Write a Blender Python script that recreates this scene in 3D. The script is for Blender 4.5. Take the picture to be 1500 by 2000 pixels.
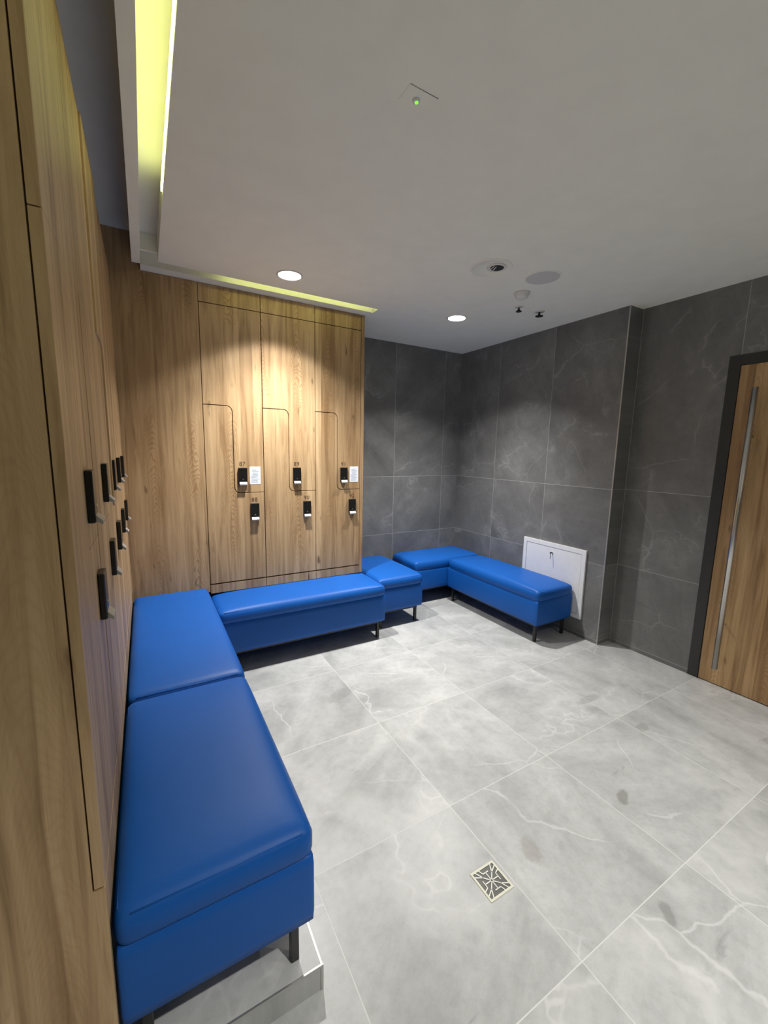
import bpy, bmesh, math, random
from mathutils import Vector, Matrix
random.seed(7)
sc = bpy.context.scene
for o in list(bpy.data.objects): bpy.data.objects.remove(o)
COL = sc.collection
PI = math.pi

# ---------------------------------------------------------------- camera
cam_d = bpy.data.cameras.new('camera'); cam = bpy.data.objects.new('camera', cam_d); COL.objects.link(cam)
yaw, pitch, roll = math.radians(30.1466), math.radians(-8.4205), math.radians(1.1125)
fw = Vector((math.sin(yaw)*math.cos(pitch), math.cos(yaw)*math.cos(pitch), math.sin(pitch)))
rt = Vector((math.cos(yaw), -math.sin(yaw), 0)); up = rt.cross(fw)
r2 = rt*math.cos(roll) + up*math.sin(roll); u2 = -rt*math.sin(roll) + up*math.cos(roll)
M = Matrix((r2, u2, -fw)).transposed().to_4x4(); M.translation = Vector((0.1148, 0.0, 1.4545))
cam.matrix_world = M
cam_d.sensor_fit = 'HORIZONTAL'; cam_d.sensor_width = 36.0; cam_d.lens = 803.45/1500*36
cam_d.clip_start = 0.02
sc.camera = cam
# ---------------------------------------------------------------- world, exposure
w = bpy.data.worlds.new('world'); sc.world = w; w.use_nodes = True
w.node_tree.nodes['Background'].inputs[0].default_value = (0.5, 0.5, 0.52, 1)
w.node_tree.nodes['Background'].inputs[1].default_value = 0.05
sc.view_settings.view_transform = 'Standard'; sc.view_settings.look = 'None'
sc.view_settings.gamma = 1.0; sc.view_settings.use_curve_mapping = False
sc.view_settings.exposure = 0.85
SPOT_BACK, SPOT_FRONT = (15.0, 108.0), (21.0, 72.0)     # wide beam, inner beam (watts)
LED_POWER = 5.6
CONE_BACK, CONE_FRONT = (116, 0.30), (112, 0.60)
DOWNLIGHTS = [((0.927, 2.573), SPOT_BACK, CONE_BACK), ((2.264, 2.640), SPOT_BACK, CONE_BACK),
              ((0.93, -0.40), SPOT_FRONT, CONE_FRONT), ((2.26, -0.40), SPOT_FRONT, CONE_FRONT)]
# ---------------------------------------------------------------- room measures (metres)
H, HR = 2.48, 2.68                # ceiling, raised ceiling strip over the left lockers
YB, YD = 2.978, 3.517             # locker fronts at the back, tiled back wall
XR, XS, YC = 3.073, 3.225, 1.766  # tiled pier face, door wall, pier corner
YN = 0.866                        # near end of the left locker row
PL = 0.08                         # plinth height
YF = -2.2                         # front wall

# ---------------------------------------------------------------- node helpers
def new_mat(name):
    m = bpy.data.materials.new(name); m.use_nodes = True
    nt = m.node_tree; b = nt.nodes['Principled BSDF']
    return m, nt, b
def N(nt, t, **kw):
    n = nt.nodes.new(t)
    for k, v in kw.items(): setattr(n, k, v)
    return n
def mth(nt, op, a, b=None, c=None, clamp=False):
    n = nt.nodes.new('ShaderNodeMath'); n.operation = op; n.use_clamp = clamp
    for i, v in enumerate((a, b, c)):
        if v is None: continue
        if isinstance(v, (int, float)): n.inputs[i].default_value = v
        else: nt.links.new(v, n.inputs[i])
    return n.outputs[0]
def comb(nt, x, y, z):
    n = nt.nodes.new('ShaderNodeCombineXYZ')
    for i, v in enumerate((x, y, z)):
        if isinstance(v, (int, float)): n.inputs[i].default_value = v
        else: nt.links.new(v, n.inputs[i])
    return n.outputs[0]
def noise(nt, vec, scale, detail=4, rough=0.55, dist=0.0):
    n = nt.nodes.new('ShaderNodeTexNoise'); nt.links.new(vec, n.inputs['Vector'])
    n.inputs['Scale'].default_value = scale; n.inputs['Detail'].default_value = detail
    n.inputs['Roughness'].default_value = rough; n.inputs['Distortion'].default_value = dist
    return n.outputs['Fac']
def ramp(nt, fac, stops, interp='LINEAR'):
    n = nt.nodes.new('ShaderNodeValToRGB'); n.color_ramp.interpolation = interp
    el = n.color_ramp.elements
    while len(el) < len(stops): el.new(0.5)
    for e, (p, c) in zip(el, stops):
        e.position = p; e.color = (*c, 1) if len(c) == 3 else c
    nt.links.new(fac, n.inputs[0]); return n.outputs[0]
def mapr(nt, v, a, b, c=0.0, d=1.0):
    n = nt.nodes.new('ShaderNodeMapRange'); n.interpolation_type = 'SMOOTHSTEP'
    nt.links.new(v, n.inputs[0])
    for i, x in zip((1, 2, 3, 4), (a, b, c, d)): n.inputs[i].default_value = x
    return n.outputs[0]
def mixc(nt, fac, a, b, mode='MIX'):
    n = nt.nodes.new('ShaderNodeMix'); n.data_type = 'RGBA'; n.blend_type = mode
    for k, v in ((0, fac), (6, a), (7, b)):
        if isinstance(v, (int, float)): n.inputs[k].default_value = v
        elif isinstance(v, tuple): n.inputs[k].default_value = (*v, 1)
        else: nt.links.new(v, n.inputs[k])
    return n.outputs[2]
def position(nt):
    g = nt.nodes.new('ShaderNodeNewGeometry'); s = nt.nodes.new('ShaderNodeSeparateXYZ')
    nt.links.new(g.outputs['Position'], s.inputs[0]); return g, s.outputs[0], s.outputs[1], s.outputs[2]
def bump(nt, b, h, strength, dist):
    n = nt.nodes.new('ShaderNodeBump'); n.inputs['Strength'].default_value = strength
    n.inputs['Distance'].default_value = dist; nt.links.new(h, n.inputs['Height'])
    nt.links.new(n.outputs[0], b.inputs['Normal'])

def simple(name, col, rough=0.5, metal=0.0, spec=0.5, mottled=0.0, mscale=30):
    m, nt, b = new_mat(name)
    b.inputs['Roughness'].default_value = rough; b.inputs['Metallic'].default_value = metal
    b.inputs['Specular IOR Level'].default_value = spec
    g, x, y, z = position(nt)
    f = noise(nt, g.outputs['Position'], mscale, 3)
    k = max(mottled, 0.02)
    c = ramp(nt, f, [(0.3, tuple(v*(1-k) for v in col)), (0.7, tuple(min(1, v*(1+k)) for v in col))])
    nt.links.new(c, b.inputs['Base Color'])
    return m

def wood_mat(name, dark=1.0, hue=(1, 1, 1), shift=0.0, arches=0.55):
    m, nt, b = new_mat(name)
    g, x, y, z = position(nt)
    h = mth(nt, 'ADD', mth(nt, 'ADD', x, y), shift)
    # boards of unequal width
    hw = mth(nt, 'ADD', h, mth(nt, 'MULTIPLY', noise(nt, comb(nt, mth(nt,'MULTIPLY',h,3.0), 0.0, 0.0), 1.0, 1), 0.22))
    bi = mth(nt, 'FLOOR', mth(nt, 'DIVIDE', hw, 0.115))
    wn = N(nt, 'ShaderNodeTexWhiteNoise', noise_dimensions='1D'); nt.links.new(bi, wn.inputs['W'])
    tone = wn.outputs['Value']
    off = mth(nt, 'MULTIPLY', tone, 7.3)
    # long grain
    grain = noise(nt, comb(nt, mth(nt,'MULTIPLY',h,26.0), off, mth(nt,'MULTIPLY',z,1.5)), 1.0, 6, 0.62, 0.8)
    fine = noise(nt, comb(nt, mth(nt,'MULTIPLY',h,300.0), off, mth(nt,'MULTIPLY',z,8.0)), 1.0, 4, 0.7)
    # flat sawn arches, one stack to every second board or so
    cell = mth(nt, 'DIVIDE', mth(nt, 'ADD', h, 0.035), 0.235)
    dd = mth(nt, 'MULTIPLY', mth(nt, 'SUBTRACT', mth(nt, 'FRACT', cell), 0.5), 0.235)
    wob = noise(nt, comb(nt, mth(nt,'MULTIPLY',h,7.0), off, mth(nt,'MULTIPLY',z,2.5)), 1.0, 3, 0.5)
    dd = mth(nt, 'ADD', dd, mth(nt, 'MULTIPLY', mth(nt, 'SUBTRACT', wob, 0.5), 0.05))
    ph = mth(nt, 'ADD', mth(nt, 'ADD', z, mth(nt, 'MULTIPLY', mth(nt, 'MULTIPLY', dd, dd), 62.0)), mth(nt, 'MULTIPLY', wob, 0.5))
    ring = mth(nt, 'SINE', mth(nt, 'MULTIPLY', ph, 6.2832/0.036))
    arch = mapr(nt, ring, 0.0, 1.0)
    near = mapr(nt, mth(nt, 'ABSOLUTE', dd), 0.030, 0.078, 1.0, 0.0)
    cw = N(nt, 'ShaderNodeTexWhiteNoise', noise_dimensions='1D'); nt.links.new(mth(nt, 'FLOOR', cell), cw.inputs['W'])
    mask = mapr(nt, noise(nt, comb(nt, mth(nt,'MULTIPLY',cw.outputs['Value'],50.0), 0.0, mth(nt,'MULTIPLY',z,1.3)), 1.0, 1), 0.40, 0.52)
    arch = mth(nt, 'MULTIPLY', mth(nt, 'MULTIPLY', arch, mask), near)
    # knots and dark streaks
    kn = noise(nt, comb(nt, mth(nt,'MULTIPLY',h,16.0), off, mth(nt,'MULTIPLY',z,4.5)), 1.0, 2)
    kn = mapr(nt, kn, 0.68, 0.78)
    base = ramp(nt, grain, [(0.30, (0.30*dark*hue[0], 0.185*dark*hue[1], 0.092*dark*hue[2])),
                            (0.5, (0.50*dark*hue[0], 0.342*dark*hue[1], 0.188*dark*hue[2])),
                            (0.70, (0.63*dark*hue[0], 0.450*dark*hue[1], 0.262*dark*hue[2]))])
    t = ramp(nt, tone, [(0.0, (0.74, 0.70, 0.65)), (0.5, (0.97, 0.955, 0.93)), (1.0, (1.15, 1.16, 1.16))])
    c = mixc(nt, 1.0, base, t, 'MULTIPLY')
    c = mixc(nt, mth(nt, 'MULTIPLY', arch, arches), c, (0.30*dark, 0.16*dark, 0.06*dark))
    c = mixc(nt, mth(nt, 'MULTIPLY', mapr(nt, fine, 0.55, 0.75), 0.28), c, (0.28*dark, 0.15*dark, 0.06*dark))
    c = mixc(nt, mth(nt, 'MULTIPLY', kn, 0.75), c, (0.10*dark, 0.055*dark, 0.025*dark))
    nt.links.new(c, b.inputs['Base Color'])
    b.inputs['Roughness'].default_value = 0.48; b.inputs['Specular IOR Level'].default_value = 0.35
    bump(nt, b, fine, 0.08, 0.002)
    return m

def tile_mat(name, u_of, v_of, u0, v_lines, du, dv, v0, cols, grout, veins, rough, stains=()):
    """stone-look tiles; u_of/v_of pick the two in-plane axes of the world position"""
    m, nt, b = new_mat(name)
    g, x, y, z = position(nt)
    ax = {'x': x, 'y': y, 'z': z}
    def pick(s):
        r = ax[s[0]]
        for k in s[1:]: r = mth(nt, 'ADD', r, ax[k])
        return r
    u, v = pick(u_of), pick(v_of)
    fu = mth(nt, 'DIVIDE', mth(nt, 'SUBTRACT', u, u0), du); iu = mth(nt, 'FLOOR', fu); ru = mth(nt, 'SUBTRACT', fu, iu)
    if v_lines is None:
        fv = mth(nt, 'DIVIDE', mth(nt, 'SUBTRACT', v, v0), dv); iv = mth(nt, 'FLOOR', fv); rv = mth(nt, 'SUBTRACT', fv, iv)
        dvv = mth(nt, 'MULTIPLY', mth(nt, 'MINIMUM', rv, mth(nt, 'SUBTRACT', 1.0, rv)), dv)
    else:
        iv = None; dvv = None
        for L in v_lines:
            s = mth(nt, 'GREATER_THAN', v, L); d = mth(nt, 'ABSOLUTE', mth(nt, 'SUBTRACT', v, L))
            iv = s if iv is None else mth(nt, 'ADD', iv, s)
            dvv = d if dvv is None else mth(nt, 'MINIMUM', dvv, d)
    duu = mth(nt, 'MULTIPLY', mth(nt, 'MINIMUM', ru, mth(nt, 'SUBTRACT', 1.0, ru)), du)
    dg = mth(nt, 'MINIMUM', duu, dvv)
    gm = mapr(nt, dg, 0.0008, 0.0022, 1.0, 0.0)
    wn = N(nt, 'ShaderNodeTexWhiteNoise', noise_dimensions='3D'); nt.links.new(comb(nt, iu, iv, 3.0), wn.inputs['Vector'])
    offv = N(nt, 'ShaderNodeVectorMath', operation='MULTIPLY_ADD'); nt.links.new(wn.outputs['Color'], offv.inputs[0])
    offv.inputs[1].default_value = (9, 9, 9); nt.links.new(comb(nt, u, v, 0.0), offv.inputs[2])
    p = offv.outputs[0]
    rotn = N(nt, 'ShaderNodeVectorRotate', rotation_type='Z_AXIS'); nt.links.new(p, rotn.inputs['Vector'])
    nt.links.new(mth(nt, 'MULTIPLY', wn.outputs['Value'], 3.14159), rotn.inputs['Angle'])
    stv = N(nt, 'ShaderNodeVectorMath', operation='MULTIPLY'); nt.links.new(rotn.outputs[0], stv.inputs[0]); stv.inputs[1].default_value = (1.0, 3.0, 1.0)
    cloud = mth(nt, 'ADD', mth(nt, 'MULTIPLY', noise(nt, p, 2.0, 7, 0.66, 0.3), 0.45), mth(nt, 'MULTIPLY', noise(nt, stv.outputs[0], 1.5, 7, 0.66, 0.5), 0.55))
    mott = noise(nt, p, 30, 6, 0.75)
    base = ramp(nt, cloud, [(0.36, cols[0]), (0.5, cols[1]), (0.64, cols[2])])
    base = mixc(nt, mth(nt, 'MULTIPLY', mapr(nt, mott, 0.40, 0.68), 0.20), base, tuple(v_*0.6 for v_ in cols[0]))
    # veins : contour lines of a warped noise field + a network of fine straight-ish cracks
    vn = noise(nt, p, 0.95, 5, 0.6, 0.25)
    band = mth(nt, 'ABSOLUTE', mth(nt, 'SUBTRACT', vn, 0.47))
    vein = mapr(nt, band, 0.0, 0.007, 1.0, 0.0)
    halo = mapr(nt, band, 0.0, 0.06, 1.0, 0.0)
    brk = mapr(nt, noise(nt, p, 4.0, 2), 0.45, 0.62)
    vein = mth(nt, 'MULTIPLY', vein, brk)
    wv = N(nt, 'ShaderNodeVectorMath', operation='MULTIPLY_ADD')
    nz = N(nt, 'ShaderNodeTexNoise'); nz.inputs['Scale'].default_value = 4.0; nz.inputs['Detail'].default_value = 4; nt.links.new(p, nz.inputs['Vector'])
    nt.links.new(nz.outputs['Color'], wv.inputs[0]); wv.inputs[1].default_value = (0.16, 0.16, 0.16); nt.links.new(p, wv.inputs[2])
    vo = N(nt, 'ShaderNodeTexVoronoi', feature='DISTANCE_TO_EDGE'); vo.inputs['Scale'].default_value = 1.7
    nt.links.new(wv.outputs[0], vo.inputs['Vector'])
    crack = mapr(nt, vo.outputs['Distance'], 0.0, 0.011, 1.0, 0.0)
    crack = mth(nt, 'MULTIPLY', crack, mapr(nt, noise(nt, p, 2.2, 2), 0.47, 0.60))
    base = mixc(nt, mth(nt, 'MULTIPLY', halo, veins[1]), base, veins[0])
    base = mixc(nt, mth(nt, 'MULTIPLY', vein, veins[2]), base, veins[0])
    base = mixc(nt, mth(nt, 'MULTIPLY', crack, veins[3]), base, veins[0])
    # dark flecks beside veins
    dk = mapr(nt, noise(nt, comb(nt, mth(nt,'MULTIPLY',u,3.0), mth(nt,'MULTIPLY',v,6.5), 4.0), 1.6, 4, 0.6, 0.6), 0.66, 0.78)
    base = mixc(nt, mth(nt, 'MULTIPLY', dk, veins[4]), base, tuple(c_*0.55 for c_ in cols[0]))
    for (sx, sy, ra, rb, ang, amt, sc_) in stains:
        ca, sa = math.cos(ang), math.sin(ang)
        X_ = mth(nt, 'SUBTRACT', u, sx); Y_ = mth(nt, 'SUBTRACT', v, sy)
        a_ = mth(nt, 'DIVIDE', mth(nt,'ADD', mth(nt,'MULTIPLY',X_,ca), mth(nt,'MULTIPLY',Y_,sa)), ra)
        b_ = mth(nt, 'DIVIDE', mth(nt,'SUBTRACT', mth(nt,'MULTIPLY',Y_,ca), mth(nt,'MULTIPLY',X_,sa)), rb)
        r_ = mth(nt, 'SQRT', mth(nt,'ADD', mth(nt,'MULTIPLY',a_,a_), mth(nt,'MULTIPLY',b_,b_)))
        r_ = mth(nt, 'ADD', r_, mth(nt,'MULTIPLY', mth(nt,'SUBTRACT', noise(nt, g.outputs['Position'], 30, 3), 0.5), 0.9))
        base = mixc(nt, mth(nt,'MULTIPLY', mapr(nt, r_, 0.6, 1.1, 1.0, 0.0), amt), base, sc_)
    c = mixc(nt, gm, base, grout)
    nt.links.new(c, b.inputs['Base Color'])
    rr = mapr(nt, cloud, 0.3, 0.7, rough[0], rough[1]); nt.links.new(rr, b.inputs['Roughness'])
    hgt = mth(nt, 'SUBTRACT', mth(nt, 'MULTIPLY', cloud, 0.3), gm)
    bump(nt, b, hgt, 0.25, 0.0015)
    return m

def emit_mat(name, col, strength):
    m, nt, b = new_mat(name)
    b.inputs['Base Color'].default_value = (*col, 1)
    b.inputs['Emission Color'].default_value = (*col, 1); b.inputs['Emission Strength'].default_value = strength
    return m

OAK = wood_mat('oak_laminate')
OAK_ROW = wood_mat('oak_laminate_left_row', 0.97, arches=0.10)
OAK_DOOR = wood_mat('oak_door_laminate', 0.86, (1.02, 0.96, 0.88), shift=2.37)
GAP_BOARD = simple('shaded_gap_board', (0.045, 0.032, 0.022), 0.6, mottled=0.2)
GAP = simple('carcass_gap_shade', (0.035, 0.023, 0.013), 0.7, mottled=0.1)  # carcass darkened, puts shade into the seams between doors
DT = [(0.125, 0.126, 0.126), (0.165, 0.166, 0.165), (0.215, 0.216, 0.215)]
WALLG = (0.40, 0.40, 0.39)
vw = ((0.36, 0.36, 0.355), 0.12, 0.35, 0.28, 0.35)
TILE_BACK = tile_mat('dark_tile_back', 'x', 'z', 0.468, (0.030, 0.627, 1.206), 0.598, 0.6, 0, DT, WALLG, vw, (0.38, 0.5))
TILE_SIDE = tile_mat('dark_tile_side', 'y', 'z', 2.960, (0.030, 0.627, 1.206), 0.601, 0.6, 0, DT, WALLG, vw, (0.38, 0.5))
FT = [(0.338, 0.347, 0.342), (0.448, 0.458, 0.452), (0.540, 0.550, 0.542)]
vf = ((0.70, 0.70, 0.69), 0.26, 0.38, 0.42, 0.45)
STAINS = [(1.817, 0.834, 0.050, 0.026, 0.5, 0.65, (0.20, 0.20, 0.18)), (1.275, 0.862, 0.062, 0.038, 1.2, 0.45, (0.25, 0.23, 0.21)),
          (1.49, 0.50, 0.045, 0.022, 0.9, 0.6, (0.22, 0.22, 0.21)), (2.37, 1.05, 0.055, 0.03, 0.2, 0.45, (0.24, 0.24, 0.22)),
          (1.05, 2.10, 0.13, 0.05, 0.3, 0.45, (0.26, 0.26, 0.25)), (2.35, 1.35, 0.12, 0.03, 0.0, 0.4, (0.25, 0.25, 0.235))]
TILE_FLOOR = tile_mat('grey_floor_tile', 'x', 'y', 1.132, None, 0.597, 0.604, 0.556, FT, (0.63, 0.63, 0.61), vf, (0.30, 0.45), STAINS)
TILE_PLINTH = tile_mat('grey_plinth_tile', 'x', 'y', -0.147, None, 0.6, 0.6, 0.27, FT, (0.64, 0.64, 0.62), vf, (0.35, 0.45))
PLASTER = simple('painted_plaster', (0.85, 0.845, 0.77), 0.85, spec=0.2, mottled=0.015, mscale=8)
WHITE = simple('white_enamel', (0.80, 0.81, 0.83), 0.35, mottled=0.01)
WHITE_PL = simple('white_plastic', (0.72, 0.71, 0.69), 0.45, mottled=0.01)
GREY_MESH = simple('grey_speaker_mesh', (0.60, 0.60, 0.58), 0.6, mottled=0.06, mscale=400)
STEEL = simple('brushed_steel', (0.62, 0.60, 0.57), 0.28, 1.0, mottled=0.04, mscale=120)
ALU = simple('bright_aluminium_trim', (0.50, 0.50, 0.48), 0.45, 0.8)
LEVER = simple('satin_grey_lever', (0.42, 0.42, 0.41), 0.5, 0.3)
BLACK = simple('black_metal', (0.012, 0.012, 0.013), 0.4)
BLACKPL = simple('black_plastic', (0.008, 0.008, 0.008), 0.3)
FRAME = simple('anthracite_door_frame', (0.030, 0.031, 0.030), 0.5, mottled=0.05)
SLOT_SHADE = simple('slot_shade', (0.30, 0.29, 0.26), 0.8)
HOLE_SHADE = simple('recess_shade', (0.03, 0.03, 0.03), 0.8)
NUM = simple('brown_engraved_number', (0.10, 0.055, 0.035), 0.6)
PAPER = simple('white_notice_paper', (0.80, 0.83, 0.88), 0.4, mottled=0.01)
INK = simple('pale_grey_print', (0.42, 0.50, 0.58), 0.6)
IVORY = simple('ivory_drain_rim', (0.66, 0.66, 0.54), 0.4)
GRATE = simple('pale_metal_grate', (0.75, 0.75, 0.68), 0.35, 0.3)
def leather():
    m, nt, b = new_mat('blue_leatherette'); g, x, y, z = position(nt)
    f = noise(nt, g.outputs['Position'], 3.0, 3)
    c = ramp(nt, f, [(0.3, (0.005, 0.094, 0.40)), (0.7, (0.006, 0.104, 0.44))])
    nt.links.new(c, b.inputs['Base Color']); b.inputs['Roughness'].default_value = 0.46
    b.inputs['Specular IOR Level'].default_value = 0.28
    vo = N(nt, 'ShaderNodeTexVoronoi'); vo.inputs['Scale'].default_value = 650; nt.links.new(g.outputs['Position'], vo.inputs['Vector'])
    h = mth(nt, 'ADD', mth(nt,'MULTIPLY', vo.outputs['Distance'], 0.3), mth(nt,'MULTIPLY', noise(nt, g.outputs['Position'], 7, 3), 6.0))
    bump(nt, b, h, 0.12, 0.002)
    return m
BLUE = leather()
LED = emit_mat('yellow_green_led', (0.84, 0.88, 0.30), LED_POWER)
GREEN = emit_mat('green_indicator', (0.10, 0.9, 0.02), 1.6)
LAMP = emit_mat('lamp_diffuser', (1.0, 0.97, 0.92), 9.0)

# ---------------------------------------------------------------- mesh helpers
def empty(name, loc, label, cat, group=None):
    o = bpy.data.objects.new(name, None); COL.objects.link(o); o.location = loc
    o.empty_display_size = 0.1
    o['label'] = label; o['category'] = cat
    if group: o['group'] = group
    return o
def obj(name, bm, mat, parent=None, smooth=False):
    me = bpy.data.meshes.new(name)
    bmesh.ops.recalc_face_normals(bm, faces=bm.faces[:])
    bm.to_mesh(me); bm.free()
    me.materials.append(mat)
    if smooth:
        for p in me.polygons: p.use_smooth = True
    o = bpy.data.objects.new(name, me); COL.objects.link(o)
    if parent is not None: o.parent = parent
    return o
def struct(name, bm, mat, parent=None):
    o = obj(name, bm, mat, parent)
    if parent is None: o['kind'] = 'structure'
    return o
def tag(o, label, cat, group=None):
    o['label'] = label; o['category'] = cat
    if group: o['group'] = group
    return o
def box(bm, x0, x1, y0, y1, z0, z1, bev=0.0, seg=2):
    r = bmesh.ops.create_cube(bm, size=1.0)
    vs = r['verts']
    for v in vs:
        v.co = Vector(((x0+x1)/2 + v.co.x*(x1-x0), (y0+y1)/2 + v.co.y*(y1-y0), (z0+z1)/2 + v.co.z*(z1-z0)))
    if bev:
        es = list({e for v in vs for e in v.link_edges})
        bmesh.ops.bevel(bm, geom=es, offset=bev, segments=seg, affect='EDGES', profile=0.5)
    return bm
def B(*a, **k): return box(bmesh.new(), *a, **k)
def cyl(bm, c, r, h, axis='z', seg=32, r2=None):
    ret = bmesh.ops.create_cone(bm, cap_ends=True, segments=seg, radius1=r, radius2=r if r2 is None else r2, depth=h)
    R_ = {'z': Matrix.Identity(3), 'x': Matrix.Rotation(PI/2, 3, 'Y'), 'y': Matrix.Rotation(PI/2, 3, 'X')}[axis]
    for v in ret['verts']: v.co = R_ @ v.co + Vector(c)
    return bm
def lathe(bm, c, prof, seg=40):
    """profile of (radius, z) revolved about z through c"""
    rings = []
    for r, z in prof:
        if r < 1e-6: rings.append([bm.verts.new((c[0], c[1], c[2]+z))])
        else: rings.append([bm.verts.new((c[0]+r*math.cos(2*PI*i/seg), c[1]+r*math.sin(2*PI*i/seg), c[2]+z)) for i in range(seg)])
    for a, b in zip(rings, rings[1:]):
        for i in range(seg):
            j = (i+1) % seg
            if len(a) == 1 and len(b) == 1: continue
            if len(a) == 1: bm.faces.new((a[0], b[i], b[j]))
            elif len(b) == 1: bm.faces.new((a[i], a[j], b[0]))
            else: bm.faces.new((a[i], a[j], b[j], b[i]))
    return bm
def prism(bm, pts, depth_vec, mapf):
    """polygon pts (a,b) -> mapf -> 3D, extruded by depth_vec"""
    vs = [bm.verts.new(mapf(*p)) for p in pts]
    f = bm.faces.new(vs)
    r = bmesh.ops.extrude_face_region(bm, geom=[f])
    for v in [g for g in r['geom'] if isinstance(g, bmesh.types.BMVert)]: v.co += Vector(depth_vec)
    return bm
def bar(bm, p, q, wdt, t, z):
    """flat bar on a horizontal plane from p to q"""
    d = (Vector(q)-Vector(p)).normalized(); n = Vector((-d.y, d.x))*wdt/2
    P_, Q_ = Vector(p), Vector(q)
    prism(bm, [tuple(P_+n), tuple(P_-n), tuple(Q_-n), tuple(Q_+n)], (0, 0, t), lambda a, b: Vector((a, b, z)))
def rounded(x0, x1, y0, y1, z0, z1, r, dome=0.0, nx=26, ny=26, nz=8, side=0.0):
    """soft upholstered box: rounded edges, domed top, slightly bulged sides"""
    bm = bmesh.new()
    L = (x1-x0, y1-y0, z1-z0)
    def samp(n): return [0.5-0.5*math.cos(PI*i/n) for i in range(n+1)]
    sx, sy, sz = samp(nx), samp(ny), samp(nz)
    cache = {}
    def V(i, j, k):
        key = (i, j, k)
        if key in cache: return cache[key]
        p = Vector((sx[i]*L[0], sy[j]*L[1], sz[k]*L[2]))
        q = Vector([min(max(p[a], r), L[a]-r) for a in range(3)])
        d = p-q
        if d.length > 1e-9:
            # project the outer skin on the rounded surface
            m_ = max(abs(d.x), abs(d.y), abs(d.z)); p = q + d.normalized()*r*(m_/r)
        u = 2*p.x/L[0]-1; v = 2*p.y/L[1]-1; wz = p.z/L[2]
        if dome and wz > 0.5:
            p.z += dome*(1-abs(u)**7)*(1-abs(v)**5)*((wz-0.5)*2)
        if side:
            s = 4*wz*(1-wz)
            p.x += side*s*(1 if u > 0 else -1)*(abs(u)**12)*(1-abs(v)**6)
            p.y += side*s*(1 if v > 0 else -1)*(abs(v)**12)*(1-abs(u)**6)
        cache[key] = bm.verts.new(p+Vector((x0, y0, z0))); return cache[key]
    for i in range(nx):
        for j in range(ny):
            bm.faces.new((V(i,j,0), V(i,j+1,0), V(i+1,j+1,0), V(i+1,j,0)))
            bm.faces.new((V(i,j,nz), V(i+1,j,nz), V(i+1,j+1,nz), V(i,j+1,nz)))
    for k in range(nz):
        for i in range(nx):
            bm.faces.new((V(i,0,k), V(i+1,0,k), V(i+1,0,k+1), V(i,0,k+1)))
            bm.faces.new((V(i,ny,k), V(i,ny,k+1), V(i+1,ny,k+1), V(i+1,ny,k)))
        for j in range(ny):
            bm.faces.new((V(0,j,k), V(0,j,k+1), V(0,j+1,k+1), V(0,j+1,k)))
            bm.faces.new((V(nx,j,k), V(nx,j+1,k), V(nx,j+1,k+1), V(nx,j,k+1)))
    return bm

# ================================================================ STRUCTURE
fb = B(-0.70, 3.50, YF-0.1, 3.60, -0.06, 0.0)
fl = struct('floor', fb, TILE_FLOOR)
fl['label'] = 'grey marbled square floor tiles with pale veins'
# tiled back wall
struct('wall_back', B(-0.70, 3.50, YD, YD+0.1, 0, HR+0.05), TILE_BACK)
# right wall with the pier and the opening of the door
bm = bmesh.new()
box(bm, XR, 3.40, YC, YD, 0, H+0.1)
box(bm, XS, 3.40, 1.213, YC, 0, H+0.1)
box(bm, XS, 3.40, YF, 0.19, 0, H+0.1)
box(bm, XS, 3.40, 0.19, 1.213, 2.062, H+0.1)
struct('wall_right', bm, TILE_SIDE)
# pale plaster walls nobody sees from here close the room
struct('wall_left', B(-0.70, -0.60, YF, YD, 0, HR+0.05), PLASTER)
struct('wall_front', B(-0.60, XS, YF-0.1, YF, 0, HR+0.05), TILE_BACK)
# metal corner profiles
struct('trim_1', B(XR-0.002, XR+0.004, YC-0.003, YC+0.006, 0, H, bev=0.001), ALU)
bm = bmesh.new()
box(bm, 0.0, 0.456, YN-0.001, YN+0.004, PL-0.006, PL+0.0015)
box(bm, 0.449, 0.456, YN-0.001, YN+0.0025, 0, PL-0.006)
struct('trim_2', bm, ALU)
struct('trim_3', B(0.449, 0.4545, YN+0.004, YB, PL-0.005, PL+0.001), ALU)
# plinth
bm = B(-0.58, 0.452, YN+0.001, 3.50, 0, PL)
struct('trim_4', bm, TILE_PLINTH)
# ceiling : one dropped slab with an L-shaped cove slot, raised strip over the left lockers
SA, SB, SE, S1, S2, SX = 0.156, 0.241, 0.114, 2.800, 2.888, 1.660
bm = bmesh.new()
box(bm, SB, XS+0.17, YF, S1, H, H+0.10)               # main field
box(bm, SX, XS+0.17, S1, YD, H, H+0.10)               # field at the back right
box(bm, SA, SX, S2, YD, H, H+0.10)                    # lip over the back lockers
box(bm, SE, SA, YF, S2-0.01, H, HR)                   # lip along the left lockers
box(bm, SE, SX, YF, YD, H+0.10, H+0.14)               # top of the slot
box(bm, SA, SB, 2.705, 2.722, H+0.012, H+0.10)        # cross ledge in the slot
struct('ceiling', bm, PLASTER)
struct('ceiling_raised', B(-0.60, SE, YF, YD, HR, HR+0.04), PLASTER)
# board coloured dark as the shaded gap between locker tops and raised ceiling
struct('trim_5', B(-0.075, -0.060, YN, YB, 2.447, HR), GAP_BOARD)

# LED strips in the slot
s = tag(obj('led_strip', B(SB-0.006, SB, YF+0.3, 2.09, H+0.016, H+0.030), LED), 'long yellow-green LED strip in the ceiling slot above the left lockers', 'light strip', 'cove light strips')
s = tag(obj('led_strip', B(0.60, SX-0.02, S1, S1+0.004, H+0.020, H+0.028), LED), 'short yellow-green LED strip in the ceiling slot above lockers 87 to 92', 'light strip', 'cove light strips')

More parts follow.
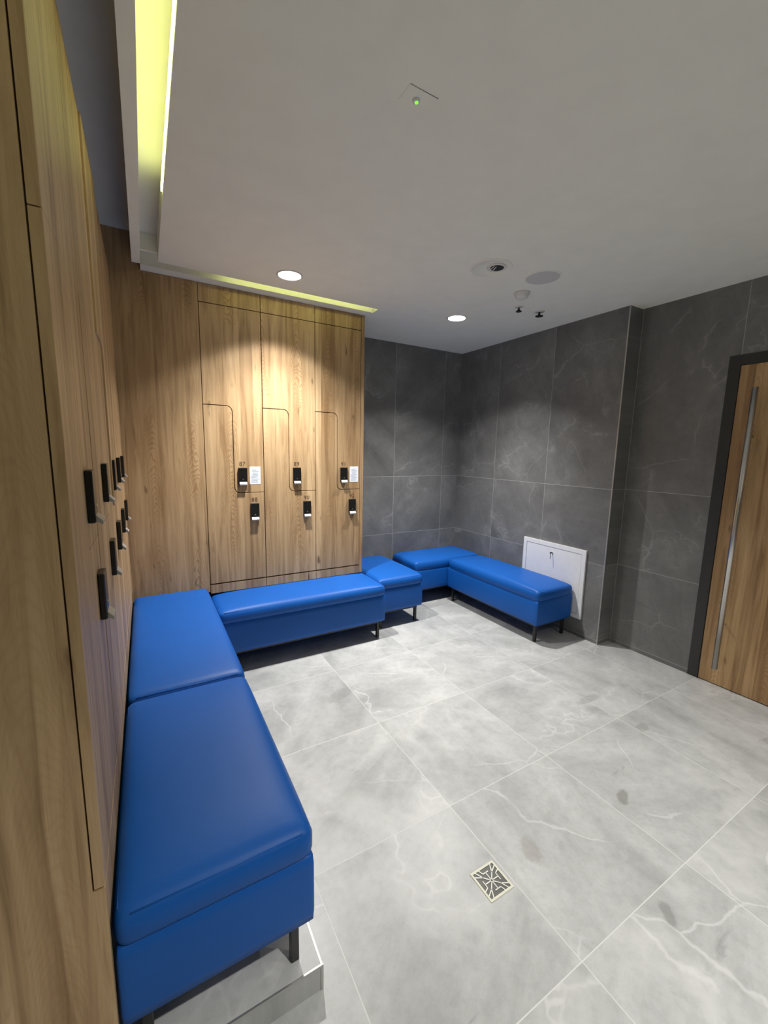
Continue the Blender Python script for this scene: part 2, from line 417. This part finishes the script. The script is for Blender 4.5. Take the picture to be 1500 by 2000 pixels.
# door on the right
d = bpy.data.objects.new('door_1', None); COL.objects.link(d); d.location = (XS, 0.70, 0); d['kind'] = 'structure'
def loc_bm(bm, p):
    bmesh.ops.translate(bm, verts=bm.verts[:], vec=-Vector(p)); return bm
PD = (XS, 0.70, 0)
bm = bmesh.new()
box(bm, XS-0.004, XS+0.08, 1.153, 1.213, 0, 2.062, bev=0.002)
box(bm, XS-0.004, XS+0.08, 0.190, 0.249, 0, 2.062, bev=0.002)
box(bm, XS-0.004, XS+0.08, 0.249, 1.153, 2.002, 2.062)
obj('door_frame', loc_bm(bm, PD), FRAME, d)
obj('door_leaf', loc_bm(B(XS+0.001, XS+0.045, 0.251, 1.151, 0.006, 2.0, bev=0.001), PD), OAK_DOOR, d)
hd = obj('door_handle', loc_bm(cyl(bmesh.new(), (XS-0.055, 1.050, 0.993), 0.0155, 1.727, 'z', 24), PD), STEEL, d, True)
hd.data.polygons.foreach_set('use_smooth', [len(p.vertices) == 4 for p in hd.data.polygons])
hd['label'] = 'long brushed steel bar handle'
bm = bmesh.new()
for zz in (0.42, 1.58): cyl(bm, (XS-0.027, 1.050, zz), 0.008, 0.058, 'x', 16)
obj('handle_mount', loc_bm(bm, PD), STEEL, hd)

# ================================================================ LOCKERS
G = 0.0022      # half seam
ZB, ZU, ZT, ZTOP = 0.514, 1.147, 1.735, 2.366
TH = 0.018
def arc(cx, cy, r, a0, a1, n=8):
    return [(cx+r*math.cos(math.radians(a0+(a1-a0)*i/n)), cy+r*math.sin(math.radians(a0+(a1-a0)*i/n))) for i in range(n+1)]
def door_polys(w, t, R=0.038, G=0.0022):
    """lower and upper Z-shaped door in (u, z); w module width, t width of the lower door's tall tab"""
    lo = [(G, ZB+0.003), (w-G, ZB+0.003), (w-G, ZU-G)]
    lo += arc(t+R, ZU+R, R+G, 270, 180)                      # concave turn of the lower door
    lo += arc(t-R, ZT-R, R-G, 0, 90)                         # rounded shoulder
    lo += [(G, ZT-G)]
    hi = [(G, ZT+G)]
    hi += arc(t-R, ZT-R, R+G, 90, 0)
    hi += arc(t+R, ZU+R, R-G, 180, 270)
    hi += [(w-G, ZU+G), (w-G, ZTOP-G), (G, ZTOP-G)]
    return lo, hi
def text_mesh(s, size, mat_):
    cu = bpy.data.curves.new('txt', 'FONT'); cu.body = s; cu.size = size; cu.extrude = 0.0004
    cu.align_x = 'CENTER'; cu.align_y = 'BOTTOM'; cu.resolution_u = 4; cu.space_character = 1.12
    o = bpy.data.objects.new('txt', cu); COL.objects.link(o)
    dg = bpy.context.evaluated_depsgraph_get()
    me = bpy.data.meshes.new_from_object(o.evaluated_get(dg))
    bpy.data.objects.remove(o); me.materials.clear(); me.materials.append(mat_)
    return me
def make_locker(org, face, w, numbers, label, group, raised=False, near_end=False, side=False, ajar=(0, 0)):
    """org: left-bottom front corner; face 'y' = fronts look to -Y, face 'x' = fronts look to +X.
       local (u, n, z): u along the front, n outwards"""
    e = empty('locker', org, label, 'locker', group); OAK = OAK_ROW if raised else globals()['OAK']
    if face == 'y': F = lambda u, n, z: Vector((u, -n, z))
    else: F = lambda u, n, z: Vector((n, u, z))
    def lb(u0, u1, n0, n1, z0, z1, bev=0.0):
        p, q = F(u0, n0, z0), F(u1, n1, z1)
        return B(min(p.x,q.x), max(p.x,q.x), min(p.y,q.y), max(p.y,q.y), z0, z1, bev=bev)
    t = w*0.474
    top = 2.478 if not raised else ZTOP+0.004
    # carcass
    bm = lb(0.001 if not near_end else 0.0185, w-0.001, -0.52, -TH-0.002, ZB-0.045, top)
    obj('carcass', bm, GAP, e)
    bs = obj('base', lb(0.001 if not near_end else 0.0185, w-0.001, -0.52, -0.09, 0.002, ZB-0.046), GAP, e)
    obj('kick_board', lb(0.002 if not near_end else 0.0185, w-0.002, -TH-0.001, 0, (ZB-0.066) if not raised else (ZB-0.102), ZB-0.006), OAK, e)
    if not raised: obj('top_board', lb(0.002, w-0.002, -TH-0.001, 0, ZTOP+G, top), OAK, e)
    if near_end:
        pts = [(-0.52, 0.0), (0.0, 0.0), (0.0, ZB-0.001), (-0.0205, ZB-0.001), (-0.0205, top), (-0.52, top)]
        bm = bmesh.new(); prism(bm, pts, F(0.018, 0, 0), lambda a, z: F(0, a, z))
        obj('side_panel', bm, OAK, e)
    if side:
        pts = [(-0.52, 0.0), (-0.090, 0.0), (-0.090, ZB-0.064), (0.0, ZB-0.064), (0.0, top), (-0.52, top)]
        bm = bmesh.new(); prism(bm, pts, F(0.028, 0, 0), lambda a, z: F(w+0.001, a, z))
        obj('side_panel', bm, OAK, e)
    lo, hi = door_polys(w, t, 0.038, 0.0011 if raised else 0.0026)
    for (nm, poly), aj in zip((('door', hi), ('door', lo)), ajar):
        bm = bmesh.new(); prism(bm, poly, F(0, -TH, 0), lambda a, z: F(a, aj, z))
        o = obj(nm, bm, OAK, e)
        bv = o.modifiers.new('edge', 'BEVEL'); bv.width = 0.0008; bv.segments = 1; bv.limit_method = 'ANGLE'
        o['label'] = 'upper stepped door' if poly is hi else 'lower stepped door'
    # electronic locks: black housing, silver lever at the foot
    for k, (lu, lz) in enumerate(((w*0.617, 1.205), (w*0.815, 0.953))):
        lk = obj('lock', lb(lu-0.030, lu+0.030, 0, 0.015, lz, lz+0.116, bev=0.003), BLACKPL, e)
        # lever : wedge standing proud at the bottom of the housing
        bm = bmesh.new()
        prism(bm, [(0.0152, lz+0.003), (0.027, lz-0.004), (0.028, lz+0.004), (0.0152, lz+0.018)], F(0.050, 0, 0), lambda a, z: F(lu-0.025, a, z))
        lv = obj('lever', bm, LEVER, lk); lv['label'] = 'silver lever'
        bm = bmesh.new(); cyl(bm, F(lu, 0.0155, lz+0.036), 0.005, 0.003, 'y' if face == 'y' else 'x', 12)
        obj('keyhole', bm, STEEL, lk)
        if numbers:
            me = text_mesh(numbers[k], 0.040, NUM)
            nb = bpy.data.objects.new('number', me); COL.objects.link(nb); nb.parent = e
            nb.location = F(lu, 0.0006, lz+0.122); nb.rotation_euler = (PI/2, 0, 0)
            nb['label'] = 'brown number ' + numbers[k]
    return e
L = [0.462, 0.848, 1.236, 1.612]
nums = [('87', '88'), ('89', '90'), ('91', '92')]
labs = ['oak locker column with doors 87 and 88, next to the plain corner panel',
        'oak locker column with doors 89 and 90, middle of the numbered three',
        'oak locker column with doors 91 and 92, at the dark tiled wall']
for i in range(3):
    make_locker((L[i], YB, 0), 'y', L[i+1]-L[i], nums[i], labs[i], 'numbered lockers on the back wall', side=(i == 2))
LY = [YN, 1.270, 1.675, 2.065, 2.455, 2.846]
ords = ['nearest the camera, with the exposed side panel', 'second from its near end', 'third from its near end, middle of five',
        'second from the room corner', 'closest to the room corner']
for i in range(5):
    make_locker((0, LY[i], PL), 'x', LY[i+1]-LY[i], None, 'oak locker column in the left row, ' + ords[i],
                'unnumbered lockers along the left wall', raised=True, near_end=(i == 0), ajar=((0, 0), (0, 0.001), (0.006, 0), (0, 0), (0, 0))[i])
# fillers in the corner
e = empty('corner_panel', (0.23, YB, PL), 'plain oak panel filling the corner between the two locker rows', 'panel')
bm = B(-0.23-0.02, 0.2305, 0, 0.018, 0.38, H-0.002-PL)
obj('board', bm, OAK, e)
bm = B(-0.23-0.07, SE-0.23-0.001, 0.0, 0.018, H-0.0015-PL, HR-PL-0.001)
box(bm, SE-0.23-0.001, SA-0.23-0.001, 0.0, 0.018, H-0.0015-PL, H+0.098-PL)
obj('upper_board', bm, OAK, e)
obj('board_support', B(-0.20, 0.20, 0.02, 0.06, 0.0, 2.38), GAP, e)
e = empty('filler_board', (0, 2.91, PL), 'narrow oak filler board between left locker row and corner panel', 'panel')
obj('board', B(-0.018, 0, -0.063, 0.066, 0.46, 2.37), OAK, e)
obj('board_support', B(-0.05, -0.02, -0.063, 0.06, 0.0, 2.36), GAP, e)
for nm, x0, txt in (('a', 0.748, 'white printed notice on the numbered locker next to the plain corner panel'), ('b', 1.521, 'white printed notice on the numbered locker at the dark tiled wall')):
    e = empty('notice', (x0+0.0375, YB, 1.205), txt, 'notice', 'printed notices on locker doors')
    obj('paper', B(-0.0375, 0.0375, -0.0012, 0, 0, 0.123, bev=0.0004), PAPER, e)
    bm = bmesh.new(); random.seed(3)
    for k in range(9):
        a = -0.030+random.random()*0.012; b_ = 0.030-random.random()*0.022
        box(bm, a, b_, -0.0018, -0.0012, 0.015+k*0.0105, 0.0185+k*0.0105)
    obj('printed_lines', bm, INK, e)

# ================================================================ BENCHES
def bench(x0, x1, y0, y1, zb, label, top=0.42, leg_in=0.045, rot=0):
    cx, cy = (x0+x1)/2, (y0+y1)/2
    e = empty('bench', (cx, cy, zb), label, 'bench', 'blue upholstered benches')
    X, Y = (x1-x0)/2, (y1-y0)/2
    zc = top-0.088
    body = obj('body', rounded(-X, X, -Y, Y, 0.145, zc+0.012, 0.010, nx=16, ny=16, nz=4), BLUE, e, True)
    cu = obj('cushion', rounded(-X-0.001, X+0.001, -Y-0.001, Y+0.001, zc, top, 0.030, dome=0.020, side=0.004), BLUE, e, True)
    # stitched piping along the top edge of the cushion
    bm = bmesh.new()
    q_ = 0.030*(1-0.7071)-0.001
    for s in (-1, 1):
        cyl(bm, (0, s*(Y-q_), top-q_), 0.0022, 2*X-0.06, 'x', 8)
        cyl(bm, (s*(X-q_), 0, top-q_), 0.0022, 2*Y-0.06, 'y', 8)
    obj('piping', bm, BLUE, cu, True)
    bm = bmesh.new(); f = 0.012; xi, yi = X-leg_in, Y-leg_in
    for s in (-1, 1):
        box(bm, -xi-f, xi+f, s*yi-f, s*yi+f, 0.122, 0.146)
        box(bm, s*xi-f, s*xi+f, -yi+f, yi-f, 0.122, 0.146)
    obj('frame', bm, BLACK, e)
    for sx in (-1, 1):
        for sy in (-1, 1):
            obj('leg', B(sx*xi-0.011, sx*xi+0.011, sy*yi-0.011, sy*yi+0.011, 0.0, 0.123, bev=0.002), BLACK, e)
    return e
bench(0.004, 0.437, 0.874, 1.715, PL, 'long blue bench in the foreground, end facing the camera, on the tiled plinth')
bench(0.004, 0.441, 1.728, 2.970, PL, 'blue bench along the left lockers, behind the foreground bench, reaching the corner')
bench(0.462, 1.672, 2.628, 3.045, 0.0, 'long blue bench below lockers 87 to 92', top=0.428)
bench(1.690, 2.124, 2.770, 3.505, 0.0, 'short blue bench at the right end of the numbered lockers')
bench(2.262, 3.063, 3.090, 3.510, 0.0, 'blue bench in the far corner of the dark tiled walls')
bench(2.637, 3.049, 1.990, 3.074, 0.0, 'blue bench along the right tiled wall, in front of the white access panel')

# ================================================================ DOWNLIGHTS
def downlight(x, y, power, cone, label):
    e = empty('downlight', (x, y, H), label, 'ceiling light', 'round recessed downlights')
    bm = bmesh.new(); lathe(bm, (0, 0, 0), [(0.078, 0.0), (0.078, -0.003), (0.073, -0.005), (0.067, -0.003), (0.064, 0.0), (0.064, 0.001), (0.078, 0.001)])
    obj('trim_ring', bm, WHITE_PL, e, True)
    bm = bmesh.new(); lathe(bm, (0, 0, 0), [(0.0, -0.0015), (0.064, -0.0015), (0.064, -0.0005), (0.0, -0.0005)])
    obj('diffuser', bm, LAMP, e, False)
    for nm, en, (sz, bl) in (('lamp', power[0], cone), ('lamp_inner_beam', power[1], (98, 1.0))):
        ld = bpy.data.lights.new(nm, 'SPOT'); ld.energy = en; ld.color = (1.0, 0.975, 0.94)
        ld.spot_size = math.radians(sz); ld.spot_blend = bl; ld.shadow_soft_size = 0.03
        lo = bpy.data.objects.new(nm, ld); COL.objects.link(lo); lo.parent = e; lo.location = (0, 0, -0.035)
    return e
dl_labels = ['lit round downlight in front of lockers 87 to 92', 'lit round downlight near the dark tiled corner',
             'lit round downlight over the entrance side, left', 'lit round downlight over the entrance side, right']
for ((x, y), p, cn), lb_ in zip(DOWNLIGHTS, dl_labels): downlight(x, y, p, cn, lb_)

# ================================================================ CEILING FITTINGS
# emergency light with green indicator
e = empty('emergency_light', (0.872, 1.150, H), 'small flush emergency light with a glowing green dot', 'emergency light')
obj('cover_plate', B(-0.050, 0.050, -0.031, 0.031, -0.0012, 0.0), PLASTER, e)
obj('slot_shade_strip', B(-0.049, 0.049, -0.0328, -0.0312, -0.001, 0.0), SLOT_SHADE, e)  # raised grey strip, coloured as the shade inside a slot
bm = bmesh.new(); lathe(bm, (-0.004, 0.005, -0.0012), [(0.012, 0.0), (0.011, -0.004), (0.006, -0.006), (0, -0.006)], 24)
obj('lens', bm, WHITE_PL, e, True)
g_ = obj('indicator', cyl(bmesh.new(), (-0.003, 0.004, -0.0080), 0.0045, 0.002, 'z', 16), GREEN, e); g_['label'] = 'glowing green dot'
# spotlight ring; a solid dark disc stands for the shade inside its opening
e = empty('ceiling_spotlight', (1.852, 1.857, H), 'unlit round white recessed spotlight with a dark opening', 'ceiling light')
bm = bmesh.new(); lathe(bm, (0, 0, 0), [(0.118, 0.0), (0.116, -0.004), (0.106, -0.006), (0.104, -0.002), (0.0, -0.002)], 48)
obj('plate', bm, PLASTER, e, True)
bm = bmesh.new(); lathe(bm, (0.018, -0.028, -0.0025), [(0.052, 0.0), (0.050, -0.006), (0.042, -0.007), (0.038, -0.003), (0.0, -0.003)], 32)
obj('swivel_ring', bm, WHITE_PL, e, True)
bm = bmesh.new(); cyl(bm, (0.020, -0.030, -0.0065), 0.037, 0.004, 'z', 28)
sp = obj('opening', bm, HOLE_SHADE, e); 
bm = bmesh.new()
for k in range(2): bar(bm, (-0.012+k*0.014, -0.042), (0.000+k*0.020, 0.002), 0.0045, 0.002, -0.0105)
obj('fin', bm, WHITE_PL, sp)
# speaker
e = empty('ceiling_speaker', (2.197, 1.785, H), 'round grey mesh speaker set flush in the ceiling', 'speaker')
bm = bmesh.new(); lathe(bm, (0, 0, 0), [(0.104, 0.0), (0.103, -0.004), (0.097, -0.006), (0.095, -0.003)], 48)
obj('rim', bm, PLASTER, e, True)
obj('mesh_grille', cyl(bmesh.new(), (0, 0, -0.0022), 0.095, 0.004, 'z', 48), GREY_MESH, e)
# smoke detector
e = empty('smoke_detector', (2.280, 2.015, H), 'small white domed smoke detector beside the ceiling speaker', 'smoke detector')
bm = bmesh.new(); lathe(bm, (0, 0, 0), [(0.050, 0.0), (0.050, -0.010), (0.044, -0.014)], 36)
obj('base', bm, WHITE_PL, e, True)
bm = bmesh.new(); lathe(bm, (0, 0, 0), [(0.044, -0.014), (0.041, -0.026), (0.030, -0.035), (0.015, -0.038), (0, -0.038)], 36)
obj('dome', bm, WHITE_PL, e, True)
# two sprinklers
def sprinkler(x, y, sc_, label):
    e = empty('sprinkler', (x, y, H), label, 'sprinkler', 'ceiling sprinklers')
    bm = bmesh.new(); lathe(bm, (0, 0, 0), [(0.032*sc_, 0), (0.030*sc_, -0.004), (0.012*sc_, -0.008), (0.0, -0.008)], 28)
    obj('rosette', bm, WHITE_PL, e, True)
    bm = bmesh.new(); cyl(bm, (0, 0, -0.016), 0.006*sc_, 0.018, 'z', 14)
    for s in (-1, 1): box(bm, s*0.011-0.0015, s*0.011+0.0015, -0.002, 0.002, -0.034, -0.022)
    box(bm, -0.0125, 0.0125, -0.002, 0.002, -0.025, -0.021)
    obj('frame_arms', bm, BLACK, e)
    bm = bmesh.new(); cyl(bm, (0, 0, -0.0335), 0.024*sc_, 0.003, 'z', 20); 
    obj('deflector', bm, BLACK, e)
sprinkler(2.46, 2.20, 0.85, 'dark ceiling sprinkler beside the smoke detector')
sprinkler(2.66, 2.19, 1.15, 'dark ceiling sprinkler closest to the right tiled wall')

# ================================================================ ACCESS PANEL, DRAIN
e = empty('access_panel', (XR, 2.220, 0.150), 'white metal access panel on the dark tiled wall with a small key', 'access panel')
bm = bmesh.new()
box(bm, -0.016, 0, -0.307, -0.272, 0, 0.564, bev=0.0015); box(bm, -0.016, 0, 0.272, 0.307, 0, 0.564, bev=0.0015)
box(bm, -0.016, 0, -0.272, 0.272, 0, 0.035); box(bm, -0.016, 0, -0.272, 0.272, 0.529, 0.564)
obj('frame', bm, WHITE, e)
dr = obj('door', B(-0.0135, -0.001, -0.2695, 0.2695, 0.0375, 0.5265, bev=0.001), WHITE, e)
bm = bmesh.new(); cyl(bm, (-0.017, 0.0, 0.482), 0.007, 0.007, 'x', 20)
lk = obj('lock', bm, STEEL, e)
bm = bmesh.new(); box(bm, -0.036, -0.020, -0.0012, 0.0012, 0.478, 0.486); cyl(bm, (-0.040, 0, 0.482), 0.007, 0.0024, 'y', 18)
box(bm, -0.042, -0.039, -0.004, -0.001, 0.430, 0.477)
obj('key', bm, BLACK, lk)
e = empty('floor_drain', (1.066, 0.852, 0.0), 'square ivory floor drain with a metal star grate', 'drain')
bm = bmesh.new(); h_ = 0.052; k_ = 0.045
box(bm, -h_, h_, -h_, -k_, 0.0, 0.003); box(bm, -h_, h_, k_, h_, 0.0, 0.003)
box(bm, -h_, -k_, -k_, k_, 0.0, 0.003); box(bm, k_, h_, -k_, k_, 0.0, 0.003)
obj('rim', bm, IVORY, e)
obj('well', B(-k_, k_, -k_, k_, 0.0002, 0.0008), simple('drain_well', (0.14, 0.14, 0.13), 0.4, 0.6), e)
bm = bmesh.new()
q = 0.0032
for a in range(8):
    an = a*PI/4+PI/8*0
    r0, r1 = 0.006, 0.030
    bar(bm, (r0*math.cos(an), r0*math.sin(an)), (r1*math.cos(an), r1*math.sin(an)), q, 0.0018, 0.001)
for a in range(4):
    an = a*PI/2
    c_, s_ = math.cos(an), math.sin(an)
    rot = lambda x, y: (x*c_-y*s_, x*s_+y*c_)
    bar(bm, rot(0.030, -0.012), rot(0.030, 0.012), q, 0.0018, 0.001)
    bar(bm, rot(0.030, 0.012), rot(0.045, 0.018), q, 0.0018, 0.001)
    bar(bm, rot(0.021, 0.021), rot(0.034, 0.045), q, 0.0018, 0.001)
    bar(bm, rot(0.021, 0.021), rot(0.045, 0.034), q, 0.0018, 0.001)
lathe(bm, (0, 0, 0.001), [(0.008, 0), (0.008, 0.0018), (0.004, 0.0018), (0.004, 0)], 16)
obj('grate', bm, GRATE, e)
